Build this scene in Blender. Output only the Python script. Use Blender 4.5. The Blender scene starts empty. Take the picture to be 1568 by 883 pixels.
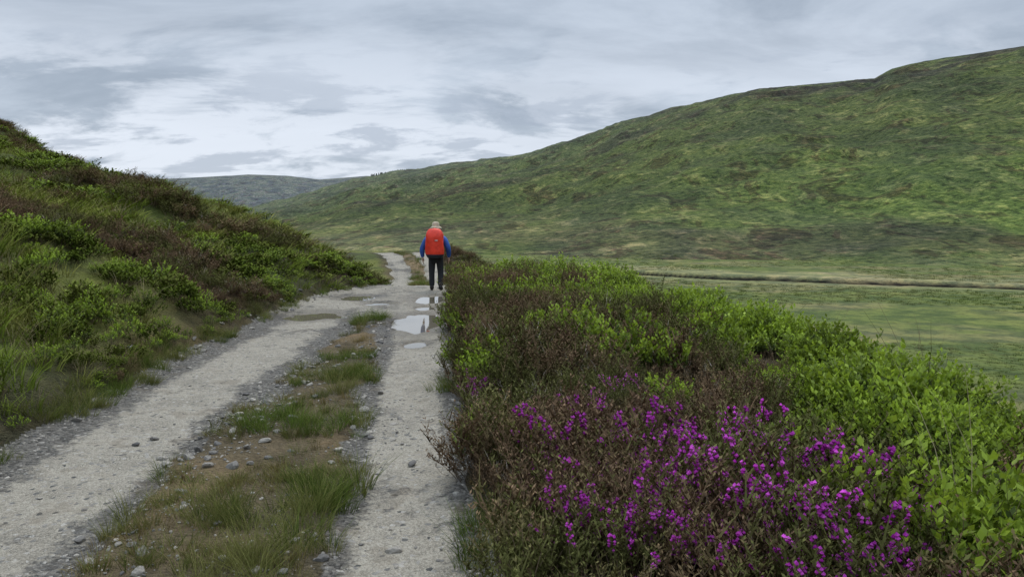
import bpy, math, numpy as np
from mathutils import Vector
rng=np.random.default_rng(11)
sc=bpy.context.scene
CH=1.65; F=1132.0; AL=math.atan(94.5/F)

# ---------------------------------------------------------------- helpers
def ray(u,v):
    a=(u-784)/F; b=(441.5-v)/F
    y=math.cos(AL)+b*math.sin(AL); z=-math.sin(AL)+b*math.cos(AL)
    return a/y, z/y
def h2(ix,iy,seed):
    n=(ix.astype(np.int64)*374761393+iy.astype(np.int64)*668265263+seed*1274126177)&0xFFFFFFFF
    n=((n^(n>>13))*1274126177)&0xFFFFFFFF
    n=n^(n>>16)
    return (n&0xFFFFFF)/float(0xFFFFFF)*2-1
def vn(x,y,seed=0):
    x=np.asarray(x,float); y=np.asarray(y,float)
    ix=np.floor(x); iy=np.floor(y); fx=x-ix; fy=y-iy
    fx=fx*fx*fx*(fx*(fx*6-15)+10); fy=fy*fy*fy*(fy*(fy*6-15)+10)
    a=h2(ix,iy,seed); b=h2(ix+1,iy,seed); c=h2(ix,iy+1,seed); d=h2(ix+1,iy+1,seed)
    return (a*(1-fx)+b*fx)*(1-fy)+(c*(1-fx)+d*fx)*fy
def fbm(x,y,o=4,seed=0,g=.5):
    s=0;a=1;t=0
    ca,sa=math.cos(.6),math.sin(.6)
    for i in range(o):
        s=s+a*vn(x,y,seed+i*17); t+=a; a*=g
        x,y=(x*ca-y*sa)*2.03+3.1,(x*sa+y*ca)*2.03-1.7
    return s/t
def sstep(a,b,x):
    t=np.clip((x-a)/(b-a),0,1); return t*t*(3-2*t)
def sp(x): return np.logaddexp(0,x)
GY=np.arange(-80,420,.25)
def table(ys,vs,sig=5):
    d=np.interp(GY,ys,vs); k=np.exp(-.5*(np.arange(-20,21)/sig)**2); k/=k.sum()
    dp=np.pad(d,20,mode='edge'); d=np.convolve(dp,k,'valid')
    return lambda y: np.interp(y,GY,d)

XR_=table([0,3.4,5.3,7.4,12.2,14,18,22,30,45,52,60,75,100],[.12,-.02,-.37,-.60,-.98,-1.1,-1.5,-1.75,-2.6,-3.9,-5.2,-9,-18,-35],4)
XL_=table([0,3.4,5.3,7.4,12.2,16.5,19,22,30,45,52,60,75,100],[-3.3,-3.6,-3.85,-4.1,-4.4,-4.85,-4.4,-3.95,-5.2,-7.3,-9.1,-12.5,-21.5,-38],4)
XRI=table([0,3.4,5.3,7.4,12.2,18,25,45,52,60,75],[-.85,-.9,-1.19,-1.46,-2.1,-2.6,-2.75,-5.2,-6.7,-10,-19],4)
XLI=table([0,3.4,5.3,7.4,12.2,18,25,45,52,60,75],[-1.9,-2.05,-2.25,-2.4,-2.7,-3.0,-3.3,-6.1,-7.7,-11,-20],4)
STR=table([0,11.0,13.5,22,26,100],[1,1,.3,.3,1,1],3)
ZT=table([0,19.5,22,26,38,43,52,57,70,110],[0,0,-.06,-.45,-1.6,-1.55,-.30,-.28,-2.2,-8],5)
SX=table([0,5,12,16,21,28,38,52,70,100],[3.5,3.4,3.1,2.7,1.9,.3,-2.4,-3.8,-12,-30],5)
def XR(y): return XR_(y)+.09*vn(y*1.1,y*0+3,5)+.05*vn(y*3.7,y*0,6)
def XL(y): return XL_(y)+.16*vn(y*.8,y*0+9,7)+.07*vn(y*3.1,y*0,8)

PUD=[(-1.60,13.0,.60,1.25),(-1.93,17.3,.44,.95),(-3.75,14.0,.55,.70),(-3.65,17.5,.5,.65),(-1.75,15.3,.26,.40),(-2.85,16.2,.34,.42),(-1.38,10.6,.20,.34)]
def ridge(pts):
    th=[];rr=[];zz=[]
    for u,v,dist in pts:
        t,e=ray(u,v); th.append(math.atan(t)); rr.append(dist*math.sqrt(1+t*t)); zz.append(CH+e*dist)
    o=np.argsort(th); return np.array(th)[o],np.array(rr)[o],np.array(zz)[o]
RA=ridge([(2000,30,600),(1568,70,650),(1480,84,700),(1395,97,750),(1365,105,765),(1340,119,785),(1260,127,840),(1170,136,900),(1100,152,980),(1040,166,1050),(950,192,1200),(850,226,1400),(770,243,1600),(700,250,1800),(650,260,2000),(600,266,2200),(540,276,2300),(480,296,2400),(380,320,2500),(250,335,2600),(0,345,2700)])
RB=ridge([(900,330,3800),(700,300,3800),(620,275,3700),(560,269,3600),(490,275,3500),(440,269,3500),(380,267,3500),(330,270,3500),(250,274,3500),(100,270,3600),(-200,262,3700)])
FT=(np.array([-1.2,-.5,-.3,-.16,0,.2,.6,.9]),np.array([700,480,340,270,245,225,215,215.]))
def river_y(x):
    return np.interp(x,[-120,-60,12,39,58.7,80,140,250,400],[260,212,161,140,128.6,116,92,60,30])+1.3*np.sin(x/9.)+.8*np.sin(x/3.7+1)

def fields(x,y):
    r=np.hypot(x,y); th=np.arctan2(x,y)
    xl,xr=XL(y),XR(y); zt=ZT(y)
    dl=xl-x; dr=x-xr
    dlp=np.maximum(dl,0); drp=np.maximum(dr,0)
    # left spur
    hl=.20*(1-np.exp(-dlp/.45))+.36*(1-np.exp(-dlp/2.5))+.312*dlp+.0125*np.maximum(dlp-12,0)**2*np.exp(-dlp/40)
    w=np.clip(dlp/2.5,0,1)
    hl=hl+w*(.28*fbm(x*.22,y*.22,3,21)+.20*fbm(x*.8,y*.8,3,22))+np.clip(dlp/10,0,1)*.9*fbm(x*.07,y*.07,2,23)
    hl=np.where(hl>0,90*(1-np.exp(-np.maximum(hl,0)/90)),hl)
    ye=np.interp(dlp,[0,1,3,12,25,60,200],[23.5,27,31,33.0,52,100,200])
    drop=.75*sp((y-ye)/1.5)*1.5
    hl=np.maximum(hl-drop,.1*(1-np.exp(-dlp/.5)))
    # right verge and bank
    bank=.16*(1-np.exp(-drp/.35))+np.clip(drp,0,1)*(.14*fbm(x*.9,y*.9,3,31))
    sh=.50*sp((x-SX(y))/.45)*.45
    # ruts
    inside=(dl<=0)&(dr<=0)
    xm=(XRI(y)+XLI(y))/2; hw=(XRI(y)-XLI(y))/2
    strip=STR(y)*sstep(.16,-.16,np.abs(x-xm)-hw+.26*fbm(x*1.7,y*1.1,2,41))
    rim=np.minimum(np.maximum(-dl,0),np.maximum(-dr,0))
    rut=-.045*sstep(0,.35,rim)*(1-.9*strip)
    z=zt+np.where(dl>0,hl,0)+np.where(dr>0,bank,0)+np.where(inside,rut,0)-np.where(dr>-1,sh,0)
    nearw=np.clip(1-r/60,0,1)
    wet=np.zeros_like(x); pd=np.zeros_like(x)
    for cx,cy,rx,ry in PUD:
        q=np.sqrt(((x-cx)/rx)**2+((y-cy)/ry)**2)+.42*fbm(x*2.6,y*1.6,3,51)
        pd=np.maximum(pd,sstep(1.25,.55,q)); wet=np.maximum(wet,sstep(1.9,1.0,q))
    micro=(.012*fbm(x*3,y*2,3,61)+.006*fbm(x*14,y*14,2,62))*nearw*np.where(inside,1-.7*wet,1.5)
    z=z+micro-np.where(inside,.07*pd,0)
    # valley floor
    zf=-8+np.clip((r-60)/100,0,1)*(.3*fbm(x*.02,y*.02,2,71)+.08*fbm(x*.11,y*.11,3,72))+.05*fbm(x*.6,y*.6,2,73)
    d=z-zf; z=np.where(r>6,zf+.5*(d+np.sqrt(d*d+.6)),z)
    rv=(y-river_y(x))*.86
    onf=(np.abs(z-zf)<1.4)&(r>60)
    car=sstep(5.0,2.6,np.abs(rv))
    z=np.where(onf,z-1.5*car+.30*sstep(3.4,5.4,rv)*sstep(18,6,rv),z)
    # hills
    rf=np.interp(th,*FT); rr=np.interp(th,RA[0],RA[1]); zr=np.interp(th,RA[0],RA[2])
    rf=rf+18*vn(th*6,th*0,81)
    s=(r-rf)/(rr-rf); sc_=np.clip(s,0,1)
    g=.6*sc_+.4*sc_*sc_*(3-2*sc_)
    env=np.clip(sc_*4,0,1)*np.clip((1.02-sc_)*5,.10,1)
    hh=zr+8
    n=env*(9*fbm(x*.008,y*.008,3,92)+4.5*fbm(x*.03,y*.03,3,93)+1.5*fbm(x*.10,y*.10,3,94))
    zh=np.where(s>0,-8+(hh)*g+n-.12*np.maximum(r-rr,0),-50)
    hillm=(zh>z)
    z=np.maximum(z,zh)
    rb=np.interp(th,RB[0],RB[1]); zb=np.interp(th,RB[0],RB[2])
    sb=(r-1900)/(rb-1900); sbc=np.clip(sb,0,1)
    zB=np.where((sb>0)&(th<.12),-8+(zb+8)*(.5*sbc+.5*sbc*sbc*(3-2*sbc))+8*fbm(x*.003,y*.003,3,95)*np.clip((1-sbc)*4,0,1)-.1*np.maximum(r-rb,0),-60)
    hb=zB>z
    z=np.maximum(z,zB)
    return dict(z=z,r=r,th=th,dl=dl,dr=dr,inside=inside&(y<95)&(y>-60),strip=strip,wet=wet,pd=pd,rim=rim,rv=rv,onf=onf,car=car,hill=hillm|hb,hb=hb,sh=sh,s=sc_,ye=ye,xm=xm,hw=hw)
def Hh(x,y): return fields(np.asarray(x,float),np.asarray(y,float))['z']

# ---------------------------------------------------------------- materials
def newmat(name):
    m=bpy.data.materials.new(name); m.use_nodes=True
    nt=m.node_tree; b=nt.nodes['Principled BSDF']; return m,nt,b
def N(nt,t,**k):
    n=nt.nodes.new(t)
    for a,v in k.items():
        if a.startswith('_'): n.inputs[a[1:].replace('_',' ')].default_value=v
        else: setattr(n,a,v)
    return n
def mixc(nt,fac,a,b,mode='MIX'):
    n=nt.nodes.new('ShaderNodeMix'); n.data_type='RGBA'; n.blend_type=mode
    for s,v in ((n.inputs[0],fac),(n.inputs[6],a),(n.inputs[7],b)):
        if isinstance(v,(float,int)): s.default_value=v
        elif isinstance(v,tuple): s.default_value=(*v,1) if len(v)==3 else v
        else: nt.links.new(v,s)
    return n.outputs[2]
def math_(nt,op,a,b=None,clamp=False):
    n=nt.nodes.new('ShaderNodeMath'); n.operation=op; n.use_clamp=clamp
    for s,v in ((n.inputs[0],a),(n.inputs[1],b)):
        if v is None: continue
        if isinstance(v,(float,int)): s.default_value=v
        else: nt.links.new(v,s)
    return n.outputs[0]
def mr(nt,v,a,b,c=0.,d=1.,smooth=True):
    n=nt.nodes.new('ShaderNodeMapRange'); n.interpolation_type='SMOOTHSTEP' if smooth else 'LINEAR'
    nt.links.new(v,n.inputs[0])
    for i,q in enumerate((a,b,c,d)): n.inputs[i+1].default_value=q
    return n.outputs[0]
def noise(nt,vec,scale,detail=4,rough=.55,dist=0.):
    n=nt.nodes.new('ShaderNodeTexNoise'); n.inputs['Scale'].default_value=scale; n.inputs['Detail'].default_value=detail
    n.inputs['Roughness'].default_value=rough; n.inputs['Distortion'].default_value=dist
    if vec is not None: nt.links.new(vec,n.inputs['Vector'])
    return n.outputs['Fac']

def veg_nodes(m,nt,b):
    L=nt.links; P=N(nt,'ShaderNodeNewGeometry').outputs['Position']
    col=N(nt,'ShaderNodeAttribute',attribute_name='Col').outputs['Color']
    far=N(nt,'ShaderNodeAttribute',attribute_name='Far').outputs['Fac']
    return L,P,col,far
def hill_material():
    m,nt,b=newmat('hill_pasture'); L,P,col,far=veg_nodes(m,nt,b)
    mp=N(nt,'ShaderNodeMapping'); L.new(P,mp.inputs[0]); mp.inputs['Rotation'].default_value=(0,0,math.radians(28)); mp.inputs['Scale'].default_value=(1,.6,.6)
    Q_=mp.outputs[0]
    nA=noise(nt,Q_,.020,3,.60,.5); nB=noise(nt,Q_,.09,5,.72,.3); nC=noise(nt,P,.30,4,.75); nD=noise(nt,Q_,.045,6,.75,.8)
    def mul(t): return mixc(nt,1.,col,t,'MULTIPLY')
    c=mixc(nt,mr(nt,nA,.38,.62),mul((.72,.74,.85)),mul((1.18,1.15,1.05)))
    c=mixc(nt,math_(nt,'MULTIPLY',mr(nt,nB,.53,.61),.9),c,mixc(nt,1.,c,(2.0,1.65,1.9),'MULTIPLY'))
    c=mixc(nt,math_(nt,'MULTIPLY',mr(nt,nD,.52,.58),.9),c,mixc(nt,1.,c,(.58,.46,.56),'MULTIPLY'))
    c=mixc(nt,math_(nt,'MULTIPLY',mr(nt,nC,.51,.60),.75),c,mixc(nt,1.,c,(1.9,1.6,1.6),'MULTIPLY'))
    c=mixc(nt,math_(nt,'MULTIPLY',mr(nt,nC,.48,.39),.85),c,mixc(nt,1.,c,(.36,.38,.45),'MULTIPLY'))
    L.new(c,b.inputs['Base Color']); b.inputs['Roughness'].default_value=.9; b.inputs['Specular IOR Level'].default_value=.1
    bp=N(nt,'ShaderNodeBump',_Strength=1.,_Distance=7.); L.new(math_(nt,'ADD',math_(nt,'MULTIPLY',nC,.4),nB),bp.inputs['Height']); L.new(bp.outputs[0],b.inputs['Normal'])
    return m
def ground_material():
    m,nt,b=newmat('moorland_ground'); L,P,col,far=veg_nodes(m,nt,b)
    msk=nt.nodes.new('ShaderNodeSeparateColor'); at=N(nt,'ShaderNodeAttribute',attribute_name='Msk'); L.new(at.outputs['Color'],msk.inputs[0])
    grav,wet,sand=msk.outputs[0],msk.outputs[1],msk.outputs[2]
    nB=noise(nt,P,.25,4,.65); nC=noise(nt,P,1.6,3,.7); nD=noise(nt,P,14,2,.7); nA=noise(nt,P,.06,3,.6)
    c=mixc(nt,mr(nt,nB,.38,.64),mixc(nt,1.,col,(.62,.66,.72),'MULTIPLY'),mixc(nt,1.,col,(1.4,1.25,1.2),'MULTIPLY'))
    c=mixc(nt,math_(nt,'MULTIPLY',mr(nt,nA,.50,.60),math_(nt,'MULTIPLY',far,.6)),c,mixc(nt,1.,c,(1.6,1.3,1.5),'MULTIPLY'))
    c=mixc(nt,math_(nt,'MULTIPLY',mr(nt,nC,.55,.72),.55),c,mixc(nt,1.,c,(1.6,1.4,1.3),'MULTIPLY'))
    c=mixc(nt,math_(nt,'MULTIPLY',mr(nt,nC,.48,.34),.7),c,mixc(nt,1.,c,(.5,.5,.5),'MULTIPLY'))
    c=mixc(nt,math_(nt,'MULTIPLY',mr(nt,nD,.35,.7),.5),c,mixc(nt,1.,c,(.5,.5,.5),'MULTIPLY'))
    # gravel
    v1=N(nt,'ShaderNodeTexVoronoi',_Scale=38.,_Randomness=1.); L.new(P,v1.inputs['Vector'])
    v2=N(nt,'ShaderNodeTexVoronoi',_Scale=110.); L.new(P,v2.inputs['Vector'])
    hs=nt.nodes.new('ShaderNodeSeparateColor'); L.new(v1.outputs['Color'],hs.inputs[0])
    hs2=nt.nodes.new('ShaderNodeSeparateColor'); L.new(v2.outputs['Color'],hs2.inputs[0])
    stone=mixc(nt,hs.outputs[0],(.050,.048,.045),(.25,.235,.205))
    stone=mixc(nt,.35,stone,mixc(nt,hs2.outputs[0],(.05,.045,.04),(.24,.22,.19)))
    fine=mixc(nt,hs2.outputs[1],(.13,.118,.092),(.48,.44,.365))
    g1=noise(nt,P,2.2,4,.65); g2=noise(nt,P,9,3,.7); g3=noise(nt,P,.7,2,.6)
    sandy=mixc(nt,mr(nt,g1,.35,.65),(.27,.243,.195),(.47,.43,.35))
    sandy=mixc(nt,.55,sandy,fine)
    sf=mr(nt,math_(nt,'ADD',math_(nt,'ADD',sand,math_(nt,'MULTIPLY',math_(nt,'SUBTRACT',g2,.5),1.6)),math_(nt,'MULTIPLY',math_(nt,'SUBTRACT',g3,.5),1.9)),.37,.90)
    gc=mixc(nt,sf,stone,sandy)
    gc=mixc(nt,mr(nt,hs.outputs[1],.88,.91),gc,mixc(nt,hs.outputs[2],(.08,.08,.075),(.45,.42,.37)))
    gc=mixc(nt,math_(nt,'MULTIPLY',mr(nt,g1,.54,.66),.4),gc,(.14,.11,.075))
    gc=mixc(nt,math_(nt,'MULTIPLY',wet,.70),gc,mixc(nt,1.,gc,(.42,.38,.32),'MULTIPLY'))
    gf=mr(nt,math_(nt,'ADD',grav,math_(nt,'MULTIPLY',math_(nt,'SUBTRACT',g2,.5),.9)),.38,.62)
    L.new(mixc(nt,gf,c,gc),b.inputs['Base Color'])
    L.new(mr(nt,math_(nt,'MULTIPLY',wet,gf),0,1,.9,.4),b.inputs['Roughness'])
    b.inputs['Specular IOR Level'].default_value=.2
    bp1=N(nt,'ShaderNodeBump',_Strength=.8,_Distance=.5); L.new(math_(nt,'MULTIPLY',math_(nt,'ADD',nC,nB),math_(nt,'ADD',far,.15)),bp1.inputs['Height'])
    pe=math_(nt,'ADD',math_(nt,'MULTIPLY',v1.outputs['Distance'],math_(nt,'SUBTRACT',1.3,sf)),math_(nt,'MULTIPLY',v2.outputs['Distance'],.35))
    hgt=math_(nt,'MULTIPLY',math_(nt,'SUBTRACT',math_(nt,'MULTIPLY',g2,.8),math_(nt,'MULTIPLY',pe,1.1)),math_(nt,'SUBTRACT',1.0,far))
    bp2=N(nt,'ShaderNodeBump',_Strength=1.,_Distance=.022); L.new(hgt,bp2.inputs['Height']); L.new(bp1.outputs[0],bp2.inputs['Normal'])
    L.new(bp2.outputs[0],b.inputs['Normal'])
    return m
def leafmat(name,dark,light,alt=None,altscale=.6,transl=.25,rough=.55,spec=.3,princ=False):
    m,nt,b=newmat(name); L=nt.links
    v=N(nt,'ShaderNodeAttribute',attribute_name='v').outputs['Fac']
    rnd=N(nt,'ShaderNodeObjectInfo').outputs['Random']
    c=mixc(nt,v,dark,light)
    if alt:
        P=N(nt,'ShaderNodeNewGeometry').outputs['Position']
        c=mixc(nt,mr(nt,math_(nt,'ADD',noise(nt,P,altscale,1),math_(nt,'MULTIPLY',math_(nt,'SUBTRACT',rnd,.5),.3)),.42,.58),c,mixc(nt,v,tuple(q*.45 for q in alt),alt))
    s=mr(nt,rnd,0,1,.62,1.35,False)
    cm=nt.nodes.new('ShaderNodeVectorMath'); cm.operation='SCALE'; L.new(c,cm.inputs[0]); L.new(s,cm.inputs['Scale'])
    if princ: L.new(cm.outputs[0],b.inputs['Base Color']); b.inputs['Roughness'].default_value=rough; b.inputs['Specular IOR Level'].default_value=spec
    else:
        nt.nodes.remove(b); b=nt.nodes.new('ShaderNodeBsdfDiffuse'); L.new(cm.outputs[0],b.inputs[0]); L.new(b.outputs[0],nt.nodes['Material Output'].inputs[0])
    if transl>0:
        tr=nt.nodes.new('ShaderNodeBsdfTranslucent'); L.new(cm.outputs[0],tr.inputs[0])
        mx=nt.nodes.new('ShaderNodeMixShader'); mx.inputs[0].default_value=transl
        L.new(b.outputs[0],mx.inputs[1]); L.new(tr.outputs[0],mx.inputs[2]); L.new(mx.outputs[0],nt.nodes['Material Output'].inputs[0])
    return m
def cloth(name,c,rough=.7,wr=22.,st=.35):
    m,nt,b=newmat(name); L=nt.links
    tc=N(nt,'ShaderNodeTexCoord').outputs['Object']
    n=noise(nt,tc,wr,4,.6,.5); n2=noise(nt,tc,4.,3,.6)
    L.new(mixc(nt,mr(nt,n2,.3,.7),tuple(q*.72 for q in c),tuple(min(1,q*1.15) for q in c)),b.inputs['Base Color'])
    b.inputs['Roughness'].default_value=rough
    bp=N(nt,'ShaderNodeBump',_Strength=st,_Distance=.02); L.new(n,bp.inputs['Height']); L.new(bp.outputs[0],b.inputs['Normal'])
    return m
GM=ground_material(); HM=hill_material()
M_bil=leafmat('bilberry_leaf',(.045,.075,.012),(.33,.45,.042),None,transl=.3,princ=True,spec=.25)
M_bil2=leafmat('bilberry_leaf_dull',(.05,.07,.016),(.18,.24,.038),(.15,.17,.04),.5,transl=0)
M_hea=leafmat('heather_foliage',(.062,.042,.024),(.31,.205,.125),(.150,.155,.052),.9,transl=0)
M_stem=leafmat('woody_stem',(.09,.065,.042),(.28,.21,.15),transl=0)
M_dead=leafmat('dead_heather_twig',(.22,.18,.14),(.50,.44,.36),transl=0)
M_flow=leafmat('bell_heather_flower',(.32,.018,.28),(.80,.14,.74),transl=0)
M_gr=leafmat('grass_blade',(.055,.080,.016),(.18,.26,.05),(.24,.24,.08),.8,transl=.2)
M_hg=leafmat('hillside_grass_blade',(.10,.135,.022),(.29,.37,.055),(.31,.31,.085),.25,transl=0)
M_grs=leafmat('straw_grass_blade',(.16,.125,.065),(.42,.36,.21),transl=0)
M_gry=leafmat('dry_moss_grass',(.12,.09,.035),(.34,.265,.10),(.16,.175,.05),1.2,transl=0)
M_rough=leafmat('rough_pasture_blade',(.08,.11,.026),(.17,.22,.055),(.27,.27,.12),.035,transl=0)

# ---------------------------------------------------------------- terrain sheet
th_f=np.linspace(-math.radians(46),math.radians(46),880)
th_=np.concatenate([np.radians(np.arange(-180,-46,4.)),th_f,np.radians(np.arange(50,184,4.))]); th_[-1]=math.pi
rr_=np.concatenate([[0.02,.4,.8,1.2],np.geomspace(1.5,60,500)[:-1],np.geomspace(60,180,250)[:-1],np.geomspace(180,1300,260)[:-1],np.geomspace(1300,6500,80)])
R,T=np.meshgrid(rr_,th_,indexing='ij'); X=R*np.sin(T); Y=R*np.cos(T)
f=fields(X.ravel(),Y.ravel()); x=X.ravel(); y=Y.ravel(); n=x.size
co=np.stack([x,y,f['z']],1).astype(np.float32)
col=np.zeros((n,3)); 
def setc(mask,c): 
    m=np.clip(np.asarray(mask,float),0,1)[:,None]; global col; col=col*(1-m)+np.array(c)*m
setc(np.ones(n),(.072,.060,.032))
setc((f['dl']>0),(.125,.150,.034))
setc((f['dl']>0)*sstep(.2,.45,fbm(x*.16,y*.16,3,101)),(.085,.070,.036))
setc((f['dl']>0)*sstep(.8,.1,f['dl'])*.8,(.080,.060,.036))
vf=sstep(2,6,f['sh'])*(f['dr']>0)
setc(vf,(.115,.160,.038))
setc(vf*sstep(-.1,.4,fbm(x*.05,y*.09,4,103))*.7,(.20,.20,.085))
sb=vf*sstep(46,12,np.abs(y-river_y(x)-18))
setc(sb*sstep(-.45,.15,fbm(x*.035,y*.08,4,104))*.9,(.26,.275,.125))
setc(f['onf']*sstep(.03,.3,f['car'])*sstep(-4.2,-3.0,f['rv']),(.014,.013,.009))
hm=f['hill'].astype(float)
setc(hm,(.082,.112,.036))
setc(hm*sstep(.5,.0,f['s'])*sstep(.05,.5,f['th']),(.108,.165,.040))
setc(hm*sstep(.16,.0,f['s'])*.7*sstep(-.5,.2,fbm(x*.03,y*.05,3,107)),(.21,.225,.10))
setc(hm*sstep(.0,.3,fbm(x*.009,y*.009,4,105))*.75,(.066,.074,.036))
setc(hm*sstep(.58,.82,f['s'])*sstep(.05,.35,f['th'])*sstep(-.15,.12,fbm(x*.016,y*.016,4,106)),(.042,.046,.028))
setc(hm*sstep(500,1700,f['r'])*.6,(.130,.168,.108))  # aerial haze painted into the hill colour, stronger with distance from the origin
setc(f['hb']*1.,(.125,.155,.135))  # far ridge: pale bluish green, haze put into its vertex colour
setc(f['strip']*f['inside'],(.17,.135,.075))
grav=(f['inside']*(1-f['strip']*.85)).astype(float)
msk=np.zeros((n,4),np.float32); msk[:,0]=grav; msk[:,1]=np.clip(f['wet'],0,1)
xli,xri=XLI(y),XRI(y)
cR=(xri+XR_(y))/2; wR=(XR_(y)-xri)/2; cL=(xli+XL_(y))/2+.05; wL=(xli-XL_(y))/2
sand=np.maximum(sstep(1.0,.45,np.abs(x-cR)/np.maximum(wR,.2)),sstep(.85,.30,np.abs(x-cL)/np.maximum(wL,.2)))
sand=np.maximum(sand,sstep(12,15,y)*.8)
msk[:,2]=sand; msk[:,3]=1
farv=np.clip((f['r']-40)/80,0,1).astype(np.float32)
nr,nc=R.shape
i0=(np.arange(nr-1)[:,None]*nc+np.arange(nc-1)[None,:]).ravel()
faces=np.stack([i0,i0+1,i0+nc+1,i0+nc],1)[:,::-1]
fc=faces[:,0]
cls=np.zeros(len(faces),int)
cls[f['dl'][fc]>0]=1
cls[(f['inside'])[fc]]=2
cls[f['hill'][fc]]=3
names={0:'ground',1:'hillside',2:'gravel_track',3:'hill'}
for k,nm in names.items():
    fs=faces[cls==k]; used,inv=np.unique(fs,return_inverse=True); inv=inv.reshape(-1,4)
    me=bpy.data.meshes.new(nm); me.vertices.add(len(used)); me.vertices.foreach_set('co',co[used].ravel())
    me.loops.add(inv.size); me.loops.foreach_set('vertex_index',inv.ravel().astype(np.int32))
    me.polygons.add(len(inv)); me.polygons.foreach_set('loop_start',(np.arange(len(inv))*4).astype(np.int32))
    me.polygons.foreach_set('use_smooth',np.ones(len(inv),bool))
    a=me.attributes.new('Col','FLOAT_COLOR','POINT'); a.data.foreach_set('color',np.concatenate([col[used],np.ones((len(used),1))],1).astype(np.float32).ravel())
    a=me.attributes.new('Msk','FLOAT_COLOR','POINT'); a.data.foreach_set('color',msk[used].ravel())
    a=me.attributes.new('Far','FLOAT','POINT'); a.data.foreach_set('value',farv[used])
    me.update(calc_edges=True); me.validate()
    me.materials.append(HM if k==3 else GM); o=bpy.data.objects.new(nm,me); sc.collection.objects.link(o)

def mesh_obj(name,V,Fc,mats,mi=None,smooth=False,link=True,parent=None,v=None):
    me=bpy.data.meshes.new(name); me.from_pydata([tuple(map(float,q)) for q in V],[],[tuple(map(int,q)) for q in Fc])
    for m in mats: me.materials.append(m)
    if mi is not None: me.polygons.foreach_set('material_index',np.asarray(mi,np.int32))
    if smooth: me.polygons.foreach_set('use_smooth',np.ones(len(me.polygons),bool))
    if v is not None: a=me.attributes.new('v','FLOAT','POINT'); a.data.foreach_set('value',np.asarray(v,np.float32))
    me.update(); o=bpy.data.objects.new(name,me)
    if link: sc.collection.objects.link(o)
    if parent: o.parent=parent
    return o

# ---------------------------------------------------------------- water
def watermat(name,c):
    m,nt,b=newmat(name); b.inputs['Base Color'].default_value=(*c,1); b.inputs['Roughness'].default_value=.03
    b.inputs['IOR'].default_value=1.333; b.inputs['Specular IOR Level'].default_value=.9
    P=N(nt,'ShaderNodeNewGeometry').outputs['Position']
    bp=N(nt,'ShaderNodeBump',_Strength=.05,_Distance=.01); nt.links.new(noise(nt,P,7,2),bp.inputs['Height']); nt.links.new(bp.outputs[0],b.inputs['Normal'])
    return m
MW=watermat('puddle_water',(.17,.15,.11)); MS=watermat('stream_water',(.02,.018,.012))
for i,(cx,cy,rx,ry) in enumerate(PUD):
    k=48; V=[(0,0,0)]+[(1.45*rx*math.cos(a)*(1+.05*math.sin(3*a)),1.45*ry*math.sin(a),0) for a in np.linspace(0,2*math.pi,k,endpoint=False)]
    o=mesh_obj('puddle',V,[(0,i_+1,(i_+1)%k+1) for i_ in range(k)],[MW]); o.location=(cx,cy,-.060+.0007*i)
xs=np.arange(-100,300,2.); ys=river_y(xs)
V=[(a,b-4.,-9.22) for a,b in zip(xs,ys)]+[(a,b+4.,-9.22) for a,b in zip(xs,ys)]; k=len(xs)
mesh_obj('stream',V,[(i,i+1,k+i+1,k+i) for i in range(k-1)],[MS])

# ---------------------------------------------------------------- plant prototypes
class Q:
    def __init__(s): s.V=[];s.F=[];s.v=[];s.m=[]
    def leaf(s,b,d,side,Ln,W,v,m):
        i=len(s.V); mid=b+d*Ln*.5
        s.V+= [b,mid+side*W*.5,b+d*Ln,mid-side*W*.5]; s.F.append((i,i+1,i+2,i+3)); s.v+=[v]*4; s.m.append(m)
    def ribbon(s,pts,w,v0,v1,m,side=None):
        i=len(s.V); k=len(pts)
        if side is None:
            a=rng.uniform(0,6.28); side=np.array([math.cos(a),math.sin(a),0])
        for j,p in enumerate(pts):
            ww=w*(1-.9*j/(k-1)); s.V+=[p-side*ww*.5,p+side*ww*.5]; vv=v0+(v1-v0)*j/(k-1); s.v+=[vv,vv]
        for j in range(k-1): s.F.append((i+2*j,i+2*j+1,i+2*j+3,i+2*j+2)); s.m.append(m)
    def octa(s,c,r,h,v,m):
        i=len(s.V); s.V+=[c+np.array(q) for q in ((r,0,0),(0,r,0),(-r,0,0),(0,-r,0),(0,0,h),(0,0,-h))]; s.v+=[v]*4+[v*.6,v]
        for a,b in ((0,1),(1,2),(2,3),(3,0)):
            s.F+=[(i+a,i+b,i+4),(i+b,i+a,i+5)]; s.m+=[m,m]
    def obj(s,name,mats): return mesh_obj(name,s.V,s.F,mats,s.m,link=False,v=s.v)
def unit(a): return a/np.linalg.norm(a)
def stemcurve(rad,h,spread,k=5,wig=.02):
    a=rng.uniform(0,6.28); r=rad*math.sqrt(rng.random()); b=np.array([r*math.cos(a),r*math.sin(a),-.04])
    a2=a+rng.normal(0,.5); sp_=spread*rng.uniform(.2,1.1)
    pts=[]
    for j in range(k):
        u=j/(k-1); pts.append(b+np.array([math.cos(a2)*sp_*u**1.4,math.sin(a2)*sp_*u**1.4,(h+.04)*u**.9])+rng.normal(0,wig,3)*u*.5)
    return pts
def along(pts,u):
    q=u*(len(pts)-1); i=min(int(q),len(pts)-2); t=q-i; return pts[i]*(1-t)+pts[i+1]*t, unit(pts[i+1]-pts[i])
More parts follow.
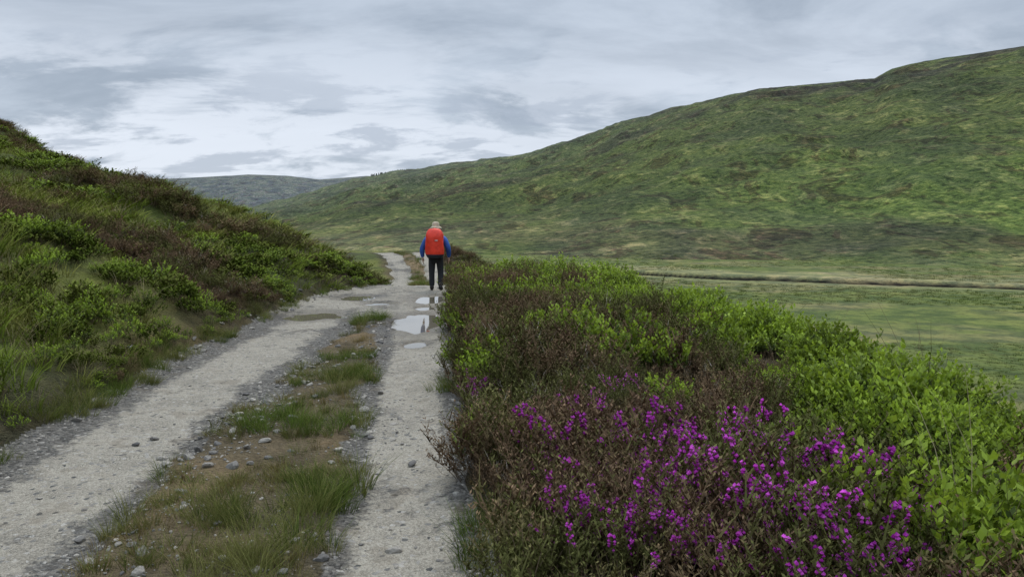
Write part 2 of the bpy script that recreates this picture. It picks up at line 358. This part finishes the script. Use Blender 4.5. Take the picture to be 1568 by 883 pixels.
def bilberry(name,mat,ns=46,nl=15,h0=.22,h1=.40,ls=1.,rad=.17):
    q=Q()
    for _ in range(ns):
        p=stemcurve(rad,1.,.14)
        d0=min(1,np.hypot(p[0][0],p[0][1])/rad); h=(h1-(h1-h0)*d0**1.5)*rng.uniform(.82,1.08)
        for i_,w in enumerate(p): w[2]=w[2]*h
        q.ribbon(p,.005,.1,.5,1)
        for j in range(nl):
            u=.35+.65*((j+rng.random())/nl)**.65; c,d=along(p,min(u,.999)); a=rng.uniform(0,6.28)
            out=np.array([math.cos(a),math.sin(a),rng.uniform(.3,1.4)]); dd=unit(out+.6*d*u)
            sd=unit(np.cross(dd,np.array([rng.normal(0,.4),rng.normal(0,.4),1])))
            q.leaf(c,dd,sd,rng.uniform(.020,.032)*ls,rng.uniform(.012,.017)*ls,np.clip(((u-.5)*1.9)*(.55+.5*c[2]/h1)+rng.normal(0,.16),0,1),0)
    return q.obj(name,[mat,M_stem])
def heather(name,flower=0.,ns=46,h0=.2,h1=.42,mat=None,nl=24,gray=.0):
    q=Q()
    for _ in range(ns):
        h=rng.uniform(h0,h1); p=stemcurve(.15,h,.19,6,.035); q.ribbon(p,.006,.2,.9,1)
        vb=rng.uniform(-.2,.35)
        if rng.random()<gray:
            for j in range(7):
                c,d=along(p,rng.uniform(.4,.95)); a=rng.uniform(0,6.28)
                q.ribbon([c,c+unit(np.array([math.cos(a)*.6,math.sin(a)*.6,1]))*rng.uniform(.04,.1)],.004,.6,1,3)
            continue
        for b in range(5):
            c,d=along(p,rng.uniform(.35,.9)); a=rng.uniform(0,6.28); e=unit(np.array([math.cos(a)*.6,math.sin(a)*.6,1])); Lb=rng.uniform(.05,.13)
            q.ribbon([c,c+e*Lb],.009,.2+vb,.6+vb,0)
            for j in range(4):
                cc=c+e*Lb*rng.random(); a=rng.uniform(0,6.28); dd=unit(np.array([math.cos(a),math.sin(a),.9])); sd=unit(np.cross(dd,rng.normal(0,1,3)))
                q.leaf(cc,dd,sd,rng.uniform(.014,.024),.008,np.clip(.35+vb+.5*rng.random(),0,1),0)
        for j in range(nl):
            c,d=along(p,min(.25+.75*rng.random(),.999)); a=rng.uniform(0,6.28); dd=unit(np.array([math.cos(a),math.sin(a),1.0])); sd=unit(np.cross(dd,rng.normal(0,1,3)))
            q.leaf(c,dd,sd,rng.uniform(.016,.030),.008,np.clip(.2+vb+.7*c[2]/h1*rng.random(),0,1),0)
        if rng.random()<flower:
            for j in range(14):
                c,d=along(p,min(1-.28*rng.random()**1.3,.999)); a=rng.uniform(0,6.28)
                q.octa(c+np.array([math.cos(a)*.012,math.sin(a)*.012,0]),.0068,.0092,rng.random(),2)
    return q.obj(name,[mat or M_hea,M_stem,M_flow,M_dead])
def grass(name,mat,nb=55,h0=.12,h1=.3,w=.005,rad=.07,spread=.14,k=4):
    q=Q()
    for _ in range(nb):
        h=rng.uniform(h0,h1); p=stemcurve(rad,h,spread*h/h1*1.3,k,.01)
        p[-1]=p[-1]-np.array([0,0,h*.12*rng.random()]); vv=rng.uniform(0,.5)
        q.ribbon(p,w,vv,min(1,vv+.5),0)
    return q.obj(name,[mat])
def coll(name,objs):
    c=bpy.data.collections.new(name)
    for o in objs: c.objects.link(o)
    return c
C_bil=coll('bilberry_protos',[bilberry('bilb_a',M_bil,ls=1.2),bilberry('bilb_b',M_bil,40,15,.20,.46,1.25),bilberry('bilb_c',M_bil,44,12,.15,.34,1.15)])
C_bil2=coll('bilberry2_protos',[bilberry('bilbd_a',M_bil2,32,11,.15,.3,1.6),bilberry('bilbd_b',M_bil2,30,11,.12,.26,1.7)])
C_hea=coll('heather_protos',[heather('hea_a'),heather('hea_b',0,42,.22,.46),heather('hea_c',0,40,.18,.38,gray=.35)])
C_bell=coll('bell_protos',[heather('bell_a',.65,44,.2,.40),heather('bell_b',.35,42,.22,.44),heather('bell_c',.5,40,.2,.38,gray=.25)])
C_gr=coll('grass_protos',[grass('gr_a',M_gr),grass('gr_b',M_gr,45,.1,.22),grass('gr_c',M_gr,60,.15,.36,.005,.09,.2)])
C_grshort=coll('short_grass_protos',[grass('grs_a',M_gr,50,.06,.16,.0045,.06,.14),grass('grs_b',M_gr,45,.05,.13,.0045,.07,.14),grass('grs_c',M_gr,50,.08,.22,.0045,.05,.2)])
C_gry=coll('dry_protos',[grass('dry_a',M_gry,60,.03,.10,.005,.09,.1),grass('dry_b',M_gry,55,.04,.12,.005,.08,.1)])
C_grw=coll('hillgrass_protos',[grass('hg_a',M_hg,40,.12,.32,.013,.16,.22),grass('hg_b',M_hg,40,.1,.26,.013,.18,.22),grass('hg_c',M_grs,28,.12,.30,.008,.12,.18),grass('hg_d',M_hg,40,.1,.24,.012,.18,.22)])
C_tall=coll('tall_protos',[grass('tall_a',M_grs,9,.45,.85,.0055,.06,.35,6),grass('tall_b',M_gr,16,.3,.6,.006,.06,.3,6)])
C_far=coll('rough_protos',[grass('ro_a',M_rough,26,.15,.4,.05,.5,.3,3),grass('ro_b',M_rough,30,.12,.32,.06,.65,.3,3)])
def stone(name,mat,seed):
    import bmesh
    r=np.random.default_rng(seed); bm=bmesh.new(); bmesh.ops.create_icosphere(bm,subdivisions=2,radius=1)
    pl=[(unit(r.normal(0,1,3)),r.uniform(.5,.85)) for _ in range(9)]
    for v in bm.verts:
        p=np.array(v.co)
        for nrm,d in pl:
            q=p@nrm
            if q>d: p=p-nrm*(q-d)
        v.co=p*np.array([1,.78,.5])
    me=bpy.data.meshes.new(name); bm.to_mesh(me); bm.free(); me.materials.append(mat); return bpy.data.objects.new(name,me)
def stonemat(nm,a,b_):
    m,nt,b=newmat(nm); rnd=N(nt,'ShaderNodeObjectInfo').outputs['Random']; P=N(nt,'ShaderNodeNewGeometry').outputs['Position']
    c=mixc(nt,rnd,a,b_); c=mixc(nt,mr(nt,noise(nt,P,60,4,.7),.4,.7),c,mixc(nt,1.,c,(.6,.6,.58),'MULTIPLY')); nt.links.new(c,b.inputs['Base Color']); b.inputs['Roughness'].default_value=.8; return m
MST=stonemat('stone',(.11,.105,.10),(.44,.40,.34))
C_st=coll('stone_protos',[stone('st_%d'%i,MST,i) for i in range(6)])

def scatter(name,x,y,scl,C,nproto,zoff=0.,tilt=.12,zs=None):
    n=len(x); z=Hh(x,y)+zoff*scl
    me=bpy.data.meshes.new(name); me.vertices.add(n); me.vertices.foreach_set('co',np.stack([x,y,z],1).astype(np.float32).ravel())
    a=me.attributes.new('rot','FLOAT_VECTOR','POINT'); a.data.foreach_set('vector',np.stack([rng.normal(0,tilt,n),rng.normal(0,tilt,n),rng.uniform(0,6.28,n)],1).astype(np.float32).ravel())
    s3=np.stack([scl,scl,scl*(zs if zs is not None else 1)],1)
    a=me.attributes.new('scl','FLOAT_VECTOR','POINT'); a.data.foreach_set('vector',s3.astype(np.float32).ravel())
    a=me.attributes.new('idx','INT','POINT'); a.data.foreach_set('value',rng.integers(0,nproto,n).astype(np.int32))
    me.update(); o=bpy.data.objects.new(name,me); sc.collection.objects.link(o)
    ng=bpy.data.node_groups.new(name,'GeometryNodeTree')
    ng.interface.new_socket('Geometry',in_out='INPUT',socket_type='NodeSocketGeometry'); ng.interface.new_socket('Geometry',in_out='OUTPUT',socket_type='NodeSocketGeometry')
    gi=ng.nodes.new('NodeGroupInput'); go=ng.nodes.new('NodeGroupOutput'); ip=ng.nodes.new('GeometryNodeInstanceOnPoints')
    ci=ng.nodes.new('GeometryNodeCollectionInfo'); ci.inputs['Collection'].default_value=C; ci.inputs['Separate Children'].default_value=True; ci.inputs['Reset Children'].default_value=True
    def na(t,nm):
        q=ng.nodes.new('GeometryNodeInputNamedAttribute'); q.data_type=t; q.inputs['Name'].default_value=nm; return q.outputs['Attribute']
    ip.inputs['Pick Instance'].default_value=True
    L=ng.links; L.new(gi.outputs[0],ip.inputs['Points']); L.new(ci.outputs[0],ip.inputs['Instance'])
    L.new(na('INT','idx'),ip.inputs['Instance Index']); L.new(na('FLOAT_VECTOR','rot'),ip.inputs['Rotation']); L.new(na('FLOAT_VECTOR','scl'),ip.inputs['Scale'])
    L.new(ip.outputs[0],go.inputs[0]); md=o.modifiers.new('scatter','NODES'); md.node_group=ng
    return o
def cand(x0,x1,y0,y1,dens):
    n=int((x1-x0)*(y1-y0)*dens); return rng.uniform(x0,x1,n),rng.uniform(y0,y1,n)
def frus(x,y,k=.86,m=2.): return (np.abs(x)<k*y+m)

# --- right verge
x,y=cand(-6,13,1.3,62,34); f=fields(x,y); dens=np.clip(9/f['r'],.14,1)
mound=fbm(x*1.5,y*1.5,2,205)
ok=(f['dr']>.06)&(y<75)&frus(x,y)&(rng.random(len(x))<dens)&(f['r']>1.9)&(rng.random(len(x))<.70+mound*1.4)
x,y,mound=x[ok],y[ok],mound[ok]; f={k:v[ok] for k,v in f.items()}
dr=f['dr']; past=x-SX(y)
nh=fbm(x*.7,y*.5,3,201); nh2=fbm(x*1.7,y*1.4,2,202)
pH=sstep(-.08,.08,nh*1.0+nh2*1.1+.50-dr*.34); pH=np.where(dr<.45,np.where(nh2>.30,.5,.95),pH); pH=np.where(y>22,sstep(-.2,.2,nh+.10),pH)
pH=np.where((y<4.8)&(x<1.2+.6*nh),.96,pH)
isH=rng.random(len(x))<pH
G=past>1.0+nh
bell=np.zeros(len(x))
for cx,cy,rr in [(.60,3.2,.28),(1.05,3.75,.38),(1.35,3.0,.30),(1.15,4.4,.26),(1.0,2.55,.32),(.5,2.65,.16),(1.0,6.0,.26),(-.15,6.4,.18),(.25,4.1,.18),(.2,8.5,.2),(.55,5.1,.16)]:
    bell=np.maximum(bell,np.exp(-(((x-cx)**2+(y-cy)**2)/rr**2)))
isH=isH|((bell>.35)&(rng.random(len(x))<.75))
isB=isH&(rng.random(len(x))<bell*.9)
far=np.clip(f['r']/14,1,1.7)
edge=np.clip(.70+dr*.5,.70,.95)
base=edge*far*rng.uniform(.8,1.15,len(x))*(1.0+1.0*mound)
zs=.88/far**.85
k=rng.random(len(x))
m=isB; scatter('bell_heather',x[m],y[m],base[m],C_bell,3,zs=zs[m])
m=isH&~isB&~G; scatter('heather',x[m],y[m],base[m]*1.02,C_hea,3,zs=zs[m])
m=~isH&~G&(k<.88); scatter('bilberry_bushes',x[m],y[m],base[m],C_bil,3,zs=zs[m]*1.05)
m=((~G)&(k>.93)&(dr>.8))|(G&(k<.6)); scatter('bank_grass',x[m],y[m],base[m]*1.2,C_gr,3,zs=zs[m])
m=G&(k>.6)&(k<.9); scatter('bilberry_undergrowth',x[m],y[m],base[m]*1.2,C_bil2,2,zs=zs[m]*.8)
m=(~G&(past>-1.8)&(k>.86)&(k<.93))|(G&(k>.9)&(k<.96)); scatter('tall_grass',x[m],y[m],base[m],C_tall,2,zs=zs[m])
# --- left hillside
x,y=cand(-60,-3,2.,64,26); f=fields(x,y); dens=np.clip((9/f['r'])**1.1,.12,1)
ok=(f['dl']>.03)&frus(x,y)&(rng.random(len(x))<dens)&(y<f['ye']+5); x,y=x[ok],y[ok]; f={k:v[ok] for k,v in f.items()}
dl=f['dl']; n1=fbm(x*.34,y*.30,3,211); n2=fbm(x*.45,y*.45,3,212); mo=fbm(x*1.2,y*1.2,2,213); k=rng.random(len(x)); far=np.clip(f['r']/12,1,1.9)
spurEdge=sstep(5,1,f['ye']-y)
isH=(n1+.09*rng.normal(0,1,len(x))+.15*spurEdge*(dl<10)>.27)
isB=~isH&(n2+rng.normal(0,.10,len(x))>.16)
edge=np.clip(.55+dl*.5,.55,1); base=edge*far*rng.uniform(.8,1.15,len(x))*(1.1+.6*mo); zs=.82/far
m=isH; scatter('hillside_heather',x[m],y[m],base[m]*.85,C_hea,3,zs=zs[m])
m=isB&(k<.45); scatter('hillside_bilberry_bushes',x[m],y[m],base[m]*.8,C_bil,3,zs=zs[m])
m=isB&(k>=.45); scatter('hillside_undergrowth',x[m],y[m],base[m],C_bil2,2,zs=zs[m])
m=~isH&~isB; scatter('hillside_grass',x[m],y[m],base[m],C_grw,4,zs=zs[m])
# --- centre strip and verge grass
x,y=cand(-9,0,2.4,56,120); f=fields(x,y); dens=np.clip((7/f['r']),.14,1)
pn=fbm(x*1.9,y*1.5,3,221)
ok=(f['inside'])&(f['strip']>.35)&(rng.random(len(x))<dens); X1,Y1,p1,st=x[ok],y[ok],pn[ok],f['strip'][ok] 
k=rng.random(len(X1)); m=(p1>.06)&(k<.85); scatter('track_grass',X1[m],Y1[m],rng.uniform(.6,1.1,m.sum())*np.clip(Y1[m]/12,1,1.5)*(.75+.9*p1[m]),C_grshort,3)
m=(p1<=.10)&(p1>-.25)&(k<.5); scatter('dry_grass',X1[m],Y1[m],rng.uniform(.4,.9,m.sum()),C_gry,2)
x,y=cand(-9,1,2.4,40,90); f=fields(x,y); e=np.minimum(np.abs(f['dl']),np.abs(f['dr'])+.06); dens=np.clip((7/f['r']),.12,1)
ok=(e<.22)&(rng.random(len(x))<dens)&(fbm(x*1.3,y*1.3,2,222)>.0); scatter('verge_grass',x[ok],y[ok],rng.uniform(.5,1.1,ok.sum()),C_grshort,3)
# --- stones
x,y=cand(-8,1.5,2.2,24,460); f=fields(x,y)
e=np.minimum(f['rim'],1); sd=np.abs(np.abs(x-f['xm'])-f['hw']); onS=(f['strip']>.4)
prob=.04+.55*np.exp(-(e/.22)**2)+.85*np.exp(-(sd/.28)**2)*(y<13)+.3*onS
prob*=np.clip(.55+1.2*fbm(x*1.2,y*.8,3,231),.08,1.3)*np.clip(8/f['r'],.2,1)
ok=f['inside']&(rng.random(len(x))<prob)&(f['pd']<.2)
k=ok.sum(); big=(rng.random(k)<.08)
sz=.006+.013*rng.random(k)**2+ big*rng.uniform(.012,.042,k)
scatter('gravel_stones',x[ok],y[ok],sz,C_st,6,.15,.3)
x,y=cand(-12,-1,3,24,9); f=fields(x,y); ok=(f['dl']>-.3)&(f['dl']<.25)&(rng.random(len(x))<.55)|((f['dl']>1)&(rng.random(len(x))<.012))|((f['strip']>.6)&f['inside']&(rng.random(len(x))<.3)); scatter('rocks',x[ok],y[ok],rng.uniform(.02,.075,ok.sum()),C_st,6,.1,.3)
# --- valley grass tufts
rr=np.exp(rng.uniform(math.log(34),math.log(240),24000)); tt=rng.uniform(-.25,.85,24000)
x=rr*np.sin(tt); y=rr*np.cos(tt); f=fields(x,y)
ok=(f['dr']>0)&(f['sh']>3)&((f['rv']>6.5)|(f['rv']<-12))&(fbm(x*.06,y*.06,3,241)>-.2); x,y,r_=x[ok],y[ok],f['r'][ok]
scatter('valley_grass',x,y,np.clip(r_/110,.40,1.2)*rng.uniform(.5,1.1,len(x)),C_far,2,0,.08,zs=rng.uniform(.3,.8,len(x)))

# ---------------------------------------------------------------- conifers on the skyline
MC,nt,b=newmat('conifer_foliage'); b.inputs['Base Color'].default_value=(.035,.05,.045,1); b.inputs['Roughness'].default_value=.9
V=[];Fc=[]
for i in range(110):
    u=rng.uniform(568,626); t,e=ray(u,266); th=math.atan(t); rr=np.interp(th,RA[0],RA[1])-rng.uniform(-10,40); X0,Y0=rr*math.sin(th),rr*math.cos(th); z0=float(Hh([X0],[Y0])[0])
    hgt=rng.uniform(6,10)
    for lv in range(4):
        zb=z0+hgt*(.1+.22*lv); zt=z0+hgt*(.45+.18*lv); rad=hgt*.25*(1-.2*lv); k=9; i0=len(V)
        V+=[(X0+rad*rng.uniform(.7,1.2)*math.cos(a),Y0+rad*math.sin(a),zb-rng.uniform(0,.6)) for a in np.linspace(0,6.28,k,endpoint=False)]+[(X0,Y0,zt)]
        Fc+=[(i0+j,i0+(j+1)%k,i0+k) for j in range(k)]
    i0=len(V); V+=[(X0+.3*math.cos(a),Y0+.3*math.sin(a),z0-1) for a in (0,2,4)]+[(X0,Y0,z0+hgt*.8)]; Fc+=[(i0,i0+1,i0+3),(i0+1,i0+2,i0+3),(i0+2,i0,i0+3)]
mesh_obj('conifer_plantation',V,Fc,[MC])

# ---------------------------------------------------------------- hiker
HX,HY=-2.02,19.6; HZ=float(np.mean(Hh([HX-.1,HX+.15],[HY,HY]))); HS=.985
hk=bpy.data.objects.new('hiker',None); hk.location=(HX,HY,HZ); hk.scale=(HS,HS,HS); sc.collection.objects.link(hk)
def skin(name,V,E,Rd,mat,sub=2,root=0,parent=hk):
    me=bpy.data.meshes.new(name); me.from_pydata(V,E,[]); me.materials.append(mat); o=bpy.data.objects.new(name,me); sc.collection.objects.link(o)
    if parent: o.parent=parent
    md=o.modifiers.new('Skin','SKIN'); md.use_smooth_shade=True
    for i,r in enumerate(Rd):
        sv=me.skin_vertices[0].data[i]; sv.radius=(r,r) if isinstance(r,(int,float)) else r; sv.use_root=(i==root)
    s=o.modifiers.new('Sub','SUBSURF'); s.levels=sub; s.render_levels=sub; return o
MJ=cloth('jacket_blue',(.022,.10,.42),.6); MT=cloth('trousers_charcoal',(.018,.020,.025),.75); MB=cloth('boot_leather',(.02,.017,.015),.5)
MH=cloth('hat_cotton',(.62,.52,.38),.9); MR=cloth('pack_cover_red',(.95,.048,.018),.5,14.,.5); MD=cloth('pack_fabric_dark',(.02,.028,.045),.7)
MK=cloth('skin',(.50,.30,.21),.55,60,.05); MWh=cloth('reflective_print',(.7,.7,.68),.5); ME=cloth('eye_dark',(.03,.02,.02),.3); MHr=cloth('hair_grey',(.3,.28,.26),.8)
jV=[(0,0,.90),(0,0,1.05),(0,.015,1.22),(0,.02,1.38),(0,.01,1.47),(0,.02,1.545),
 (.13,.01,1.44),(.225,0,1.40),(.29,-.03,1.25),(.345,-.05,1.12),(.35,.02,.98),(.345,.06,.88),
 (-.13,.01,1.44),(-.225,0,1.40),(-.30,-.03,1.25),(-.36,-.06,1.12),(-.365,.0,.98),(-.35,.03,.88)]
jE=[(0,1),(1,2),(2,3),(3,4),(4,5),(3,6),(6,7),(7,8),(8,9),(9,10),(10,11),(3,12),(12,13),(13,14),(14,15),(15,16),(16,17)]
jR=[(.19,.135),(.175,.13),(.18,.14),(.17,.13),(.10,.09),(.065,.07),.10,.100,.088,.076,.064,.050,.10,.100,.088,.076,.064,.050]
skin('jacket',jV,jE,jR,MJ)
tV=[(0,0,.90),(.095,0,.84),(.115,.03,.66),(.12,.05,.48),(.125,.0,.28),(.125,-.03,.10),(-.095,0,.84),(-.11,0,.66),(-.115,.015,.48),(-.115,.03,.28),(-.115,.045,.10)]
tE=[(0,1),(1,2),(2,3),(3,4),(4,5),(0,6),(6,7),(7,8),(8,9),(9,10)]
skin('trousers',tV,tE,[(.16,.12),.118,.104,.084,.082,.074,.118,.104,.084,.082,.074],MT)
for nm,cx,cy in (('boot_right',.125,-.03),('boot_left',-.115,.045)):
    skin(nm,[(cx,cy-.02,.16),(cx,cy-.03,.055),(cx+.01*(1 if cx>0 else -1),cy+.08,.05),(cx+.02*(1 if cx>0 else -1),cy+.19,.038)],[(0,1),(1,2),(2,3)],[.066,.06,.055,.042],MB)
def ell(name,c,r,mat,seg=20,fn=None,parent=hk):
    V=[];Fc=[]
    for i in range(seg+1):
        ph=math.pi*i/seg
        for j in range(seg*2):
            a=math.pi*j/seg; p=np.array([math.sin(ph)*math.cos(a),math.sin(ph)*math.sin(a),math.cos(ph)])
            if fn is not None: p=fn(p)
            V.append(np.array(c)+p*np.array(r))
    k=seg*2
    for i in range(seg):
        for j in range(k): Fc.append((i*k+j,(i+1)*k+j,(i+1)*k+(j+1)%k,i*k+(j+1)%k))
    return mesh_obj(name,V,Fc,[mat],smooth=True,parent=parent)
def headf(p):
    q=p.copy()
    if p[2]<0: q[0]*=1+.28*p[2]; q[1]=q[1]*(1+.1*p[2])+.08*(-p[2])
    if p[1]>0: 
        q[1]+=.20*math.exp(-((p[0]/.16)**2+((p[2]+.12)/.20)**2))
        q[1]-=.08*math.exp(-(((abs(p[0])-.36)/.18)**2+((p[2]-.04)/.13)**2))
        q[1]+=.05*math.exp(-((p[0]/.3)**2+((p[2]+.47)/.09)**2))
    return q
HO=.035
ell('head',(0,.055,1.655+HO),(.080,.100,.118),MK,20,headf)
for s in (-1,1):
    ell('ear_'+('r' if s>0 else 'l'),(s*.082,.045,1.65+HO),(.012,.022,.034),MK,8)
    ell('eye_'+('r' if s>0 else 'l'),(s*.030,.137,1.66+HO),(.012,.010,.009),ME,8)
ell('mouth',(0,.152,1.60+HO),(.024,.006,.005),cloth('lips',(.35,.12,.10)),8)
ell('hair',(0,.028,1.655+HO),(.084,.084,.095),MHr,14)
skin('neck',[(0,.02,1.47),(0,.04,1.63)],[(0,1)],[.06,.055],MK,1)
V=[];Fc=[];k=36; prof=[(.0,1.812),(.05,1.808),(.088,1.790),(.104,1.752),(.110,1.70),(.114,1.685),(.145,1.668),(.178,1.640),(.172,1.634),(.105,1.675)]
for r_,z_ in prof:
    for j in range(k):
        a=6.2832*j/k; wv=.006*math.sin(3*a+1)*(r_>.12); V.append((r_*.92*math.cos(a),.045+r_*1.08*math.sin(a),z_+wv+.002*math.sin(7*a)+HO))
for i in range(len(prof)-1):
    for j in range(k): Fc.append((i*k+j,(i+1)*k+j,(i+1)*k+(j+1)%k,i*k+(j+1)%k))
mesh_obj('sun_hat',V,Fc,[MH],smooth=True,parent=hk)
for s,wx,wy in ((1,.345,.062),(-1,-.35,.032)):
    V=[(wx,wy,.89),(wx,wy+.004,.845),(wx,wy+.008,.80)]; E=[(0,1),(1,2)]; Rr=[.026,.032,.03]
    for fi,(off,ln) in enumerate(((.030,.070),(.010,.080),(-.010,.074),(-.029,.058))):
        b=len(V); V+=[(wx,wy+off+.006,.785),(wx-s*.006,wy+off+.010,.785-ln*.5),(wx-s*.022,wy+off+.010,.785-ln)]; E+=[(2,b),(b,b+1),(b+1,b+2)]; Rr+=[.0095,.009,.0075]
    b=len(V); V+=[(wx-s*.010,wy+.035,.835),(wx-s*.020,wy+.052,.80),(wx-s*.026,wy+.054,.772)]; E+=[(1,b),(b,b+1),(b+1,b+2)]; Rr+=[.012,.010,.008]
    skin('hand_'+('right' if s>0 else 'left'),V,E,Rr,MK,1)
# rucksack
V=[];Fc=[];mi=[];rows=26;k=40
for i in range(rows):
    u=i/(rows-1); z=.89+u*.76
    wd=.240*(1-max(0,(u-.72)/.28)**2.4*.45)*(1-max(0,(.16-u)/.16)**2*.25)*(1+.03*math.sin(u*7)); dp=.165*(1-max(0,(u-.65)/.35)**2*.6)*(1-max(0,(.2-u)/.2)**2*.3)
    for j in range(k):
        a=6.2832*j/k; ca,sa=math.cos(a),math.sin(a)
        wr=1+.025*math.sin(5*a+u*9)+.015*math.sin(11*a-u*17)
        V.append((wd*abs(ca)**.7*np.sign(ca)*wr,-.285+dp*abs(sa)**.75*np.sign(sa)*wr,z))
for i in range(rows-1):
    for j in range(k): Fc.append((i*k+j,i*k+(j+1)%k,(i+1)*k+(j+1)%k,(i+1)*k+j)); mi.append(1 if i<3 else 0)
V+=[(0,-.27,.875),(0,-.25,1.672)]; a_=len(V)-2
for j in range(k): Fc+= [(j,a_,(j+1)%k),((rows-1)*k+j,(rows-1)*k+(j+1)%k,a_+1)]; mi+=[1,0]
def box(c,h,m):
    i=len(V); 
    for sx in (-1,1):
        for sy in (-1,1):
            for sz in (-1,1): V.append((c[0]+sx*h[0],c[1]+sy*h[1],c[2]+sz*h[2]))
    for q in ((0,1,3,2),(4,6,7,5),(0,4,5,1),(2,3,7,6),(0,2,6,4),(1,5,7,3)): Fc.append(tuple(i+w for w in q)); mi.append(m)
box((.06,-.452,1.35),(.04,.004,.011),2); box((0,-.40,.955),(.12,.05,.012),1)
rk=mesh_obj('rucksack',V,Fc,[MR,MD,MWh],mi,smooth=True); rk.location=(HX,HY,HZ); rk.scale=(HS,HS,HS)
for s in (-1,1):
    skin('strap_'+('r' if s>0 else 'l'),[(s*.09,-.16,1.50),(s*.10,-.02,1.545),(s*.11,.13,1.46),(s*.13,.17,1.25),(s*.15,.10,1.08)],[(0,1),(1,2),(2,3),(3,4)],[(.03,.014)]*5,MD,1,parent=rk)
skin('hip_belt',[(-.19,-.12,.98),(-.2,.05,.99),(-.1,.16,.99),(.1,.16,.99),(.2,.05,.99),(.19,-.12,.98)],[(i,i+1) for i in range(5)],[(.018,.035)]*6,MD,1,parent=rk)

# ---------------------------------------------------------------- sky, sun
SEL,SAZ=math.radians(58),math.radians(15)
w=bpy.data.worlds.new('World'); sc.world=w; w.use_nodes=True; nt=w.node_tree; L=nt.links
bg=nt.nodes['Background']; out=nt.nodes['World Output']
sky=nt.nodes.new('ShaderNodeTexSky'); sky.sky_type='NISHITA'; sky.sun_disc=False; sky.sun_elevation=SEL; sky.sun_rotation=SAZ
L.new(sky.outputs[0],bg.inputs[0]); bg.inputs[1].default_value=.10
D=N(nt,'ShaderNodeTexCoord').outputs['Generated']; sx=nt.nodes.new('ShaderNodeSeparateXYZ'); L.new(D,sx.inputs[0])
zc=math_(nt,'MAXIMUM',sx.outputs[2],0.); zz=math_(nt,'ADD',zc,.20)
cb=nt.nodes.new('ShaderNodeCombineXYZ'); L.new(math_(nt,'DIVIDE',sx.outputs[0],zz),cb.inputs[0]); L.new(math_(nt,'DIVIDE',sx.outputs[1],zz),cb.inputs[1])
P=cb.outputs[0]
mp0=N(nt,'ShaderNodeMapping'); L.new(P,mp0.inputs[0]); mp0.inputs['Rotation'].default_value=(0,0,.35); mp0.inputs['Scale'].default_value=(.8,1.2,1)
n1=noise(nt,mp0.outputs[0],1.3,7,.60,.5)
mp=N(nt,'ShaderNodeMapping'); L.new(P,mp.inputs[0]); mp.inputs['Location'].default_value=(3.3,7.1,2); mp.inputs['Scale'].default_value=(1,1.3,1)
n2=noise(nt,mp.outputs[0],1.6,8,.60,.4)
mp3=N(nt,'ShaderNodeMapping'); L.new(P,mp3.inputs[0]); mp3.inputs['Location'].default_value=(-5.3,1.1,6); mp3.inputs['Rotation'].default_value=(0,0,-.3); mp3.inputs['Scale'].default_value=(.9,1.5,1)
n3=noise(nt,mp3.outputs[0],2.1,8,.60,.3)
c=mixc(nt,mr(nt,n1,.36,.64),(.36,.425,.515),(.56,.635,.74))
low=mr(nt,zc,.10,.30,1.,0.)
az=mr(nt,sx.outputs[0],-.75,.65,1.,.6)
gap=math_(nt,'MULTIPLY',mr(nt,n2,.38,.52),math_(nt,'MULTIPLY',low,az))
c=mixc(nt,gap,c,(.82,.88,.98))
c=mixc(nt,math_(nt,'MULTIPLY',mr(nt,n3,.51,.60),math_(nt,'MULTIPLY',low,.65)),c,(.40,.465,.57))
zen=mr(nt,zc,.42,.9,1.,2.8)
vm=nt.nodes.new('ShaderNodeVectorMath'); vm.operation='SCALE'; L.new(c,vm.inputs[0]); L.new(zen,vm.inputs['Scale'])
b2=nt.nodes.new('ShaderNodeBackground'); L.new(vm.outputs[0],b2.inputs[0]); b2.inputs[1].default_value=1.
mx=nt.nodes.new('ShaderNodeMixShader'); mx.inputs[0].default_value=.93; L.new(bg.outputs[0],mx.inputs[1]); L.new(b2.outputs[0],mx.inputs[2]); L.new(mx.outputs[0],out.inputs[0])
sl=bpy.data.lights.new('sun','SUN'); sl.energy=1.5; sl.angle=math.radians(25); sl.color=(1,.94,.85)
so=bpy.data.objects.new('sun',sl); sc.collection.objects.link(so)
dv=Vector((math.sin(SAZ)*math.cos(SEL),math.cos(SAZ)*math.cos(SEL),math.sin(SEL))); so.rotation_euler=dv.to_track_quat('Z','Y').to_euler()

cam=bpy.data.cameras.new('camera'); cam.sensor_width=36; cam.lens=36*F/1568; cam.clip_end=12000; cam.clip_start=.05
cobj=bpy.data.objects.new('camera',cam); cobj.location=(0,0,CH); cobj.rotation_euler=(math.pi/2-AL,0,0); sc.collection.objects.link(cobj); sc.camera=cobj
sc.view_settings.view_transform='Standard'; sc.view_settings.look='None'; sc.view_settings.exposure=0
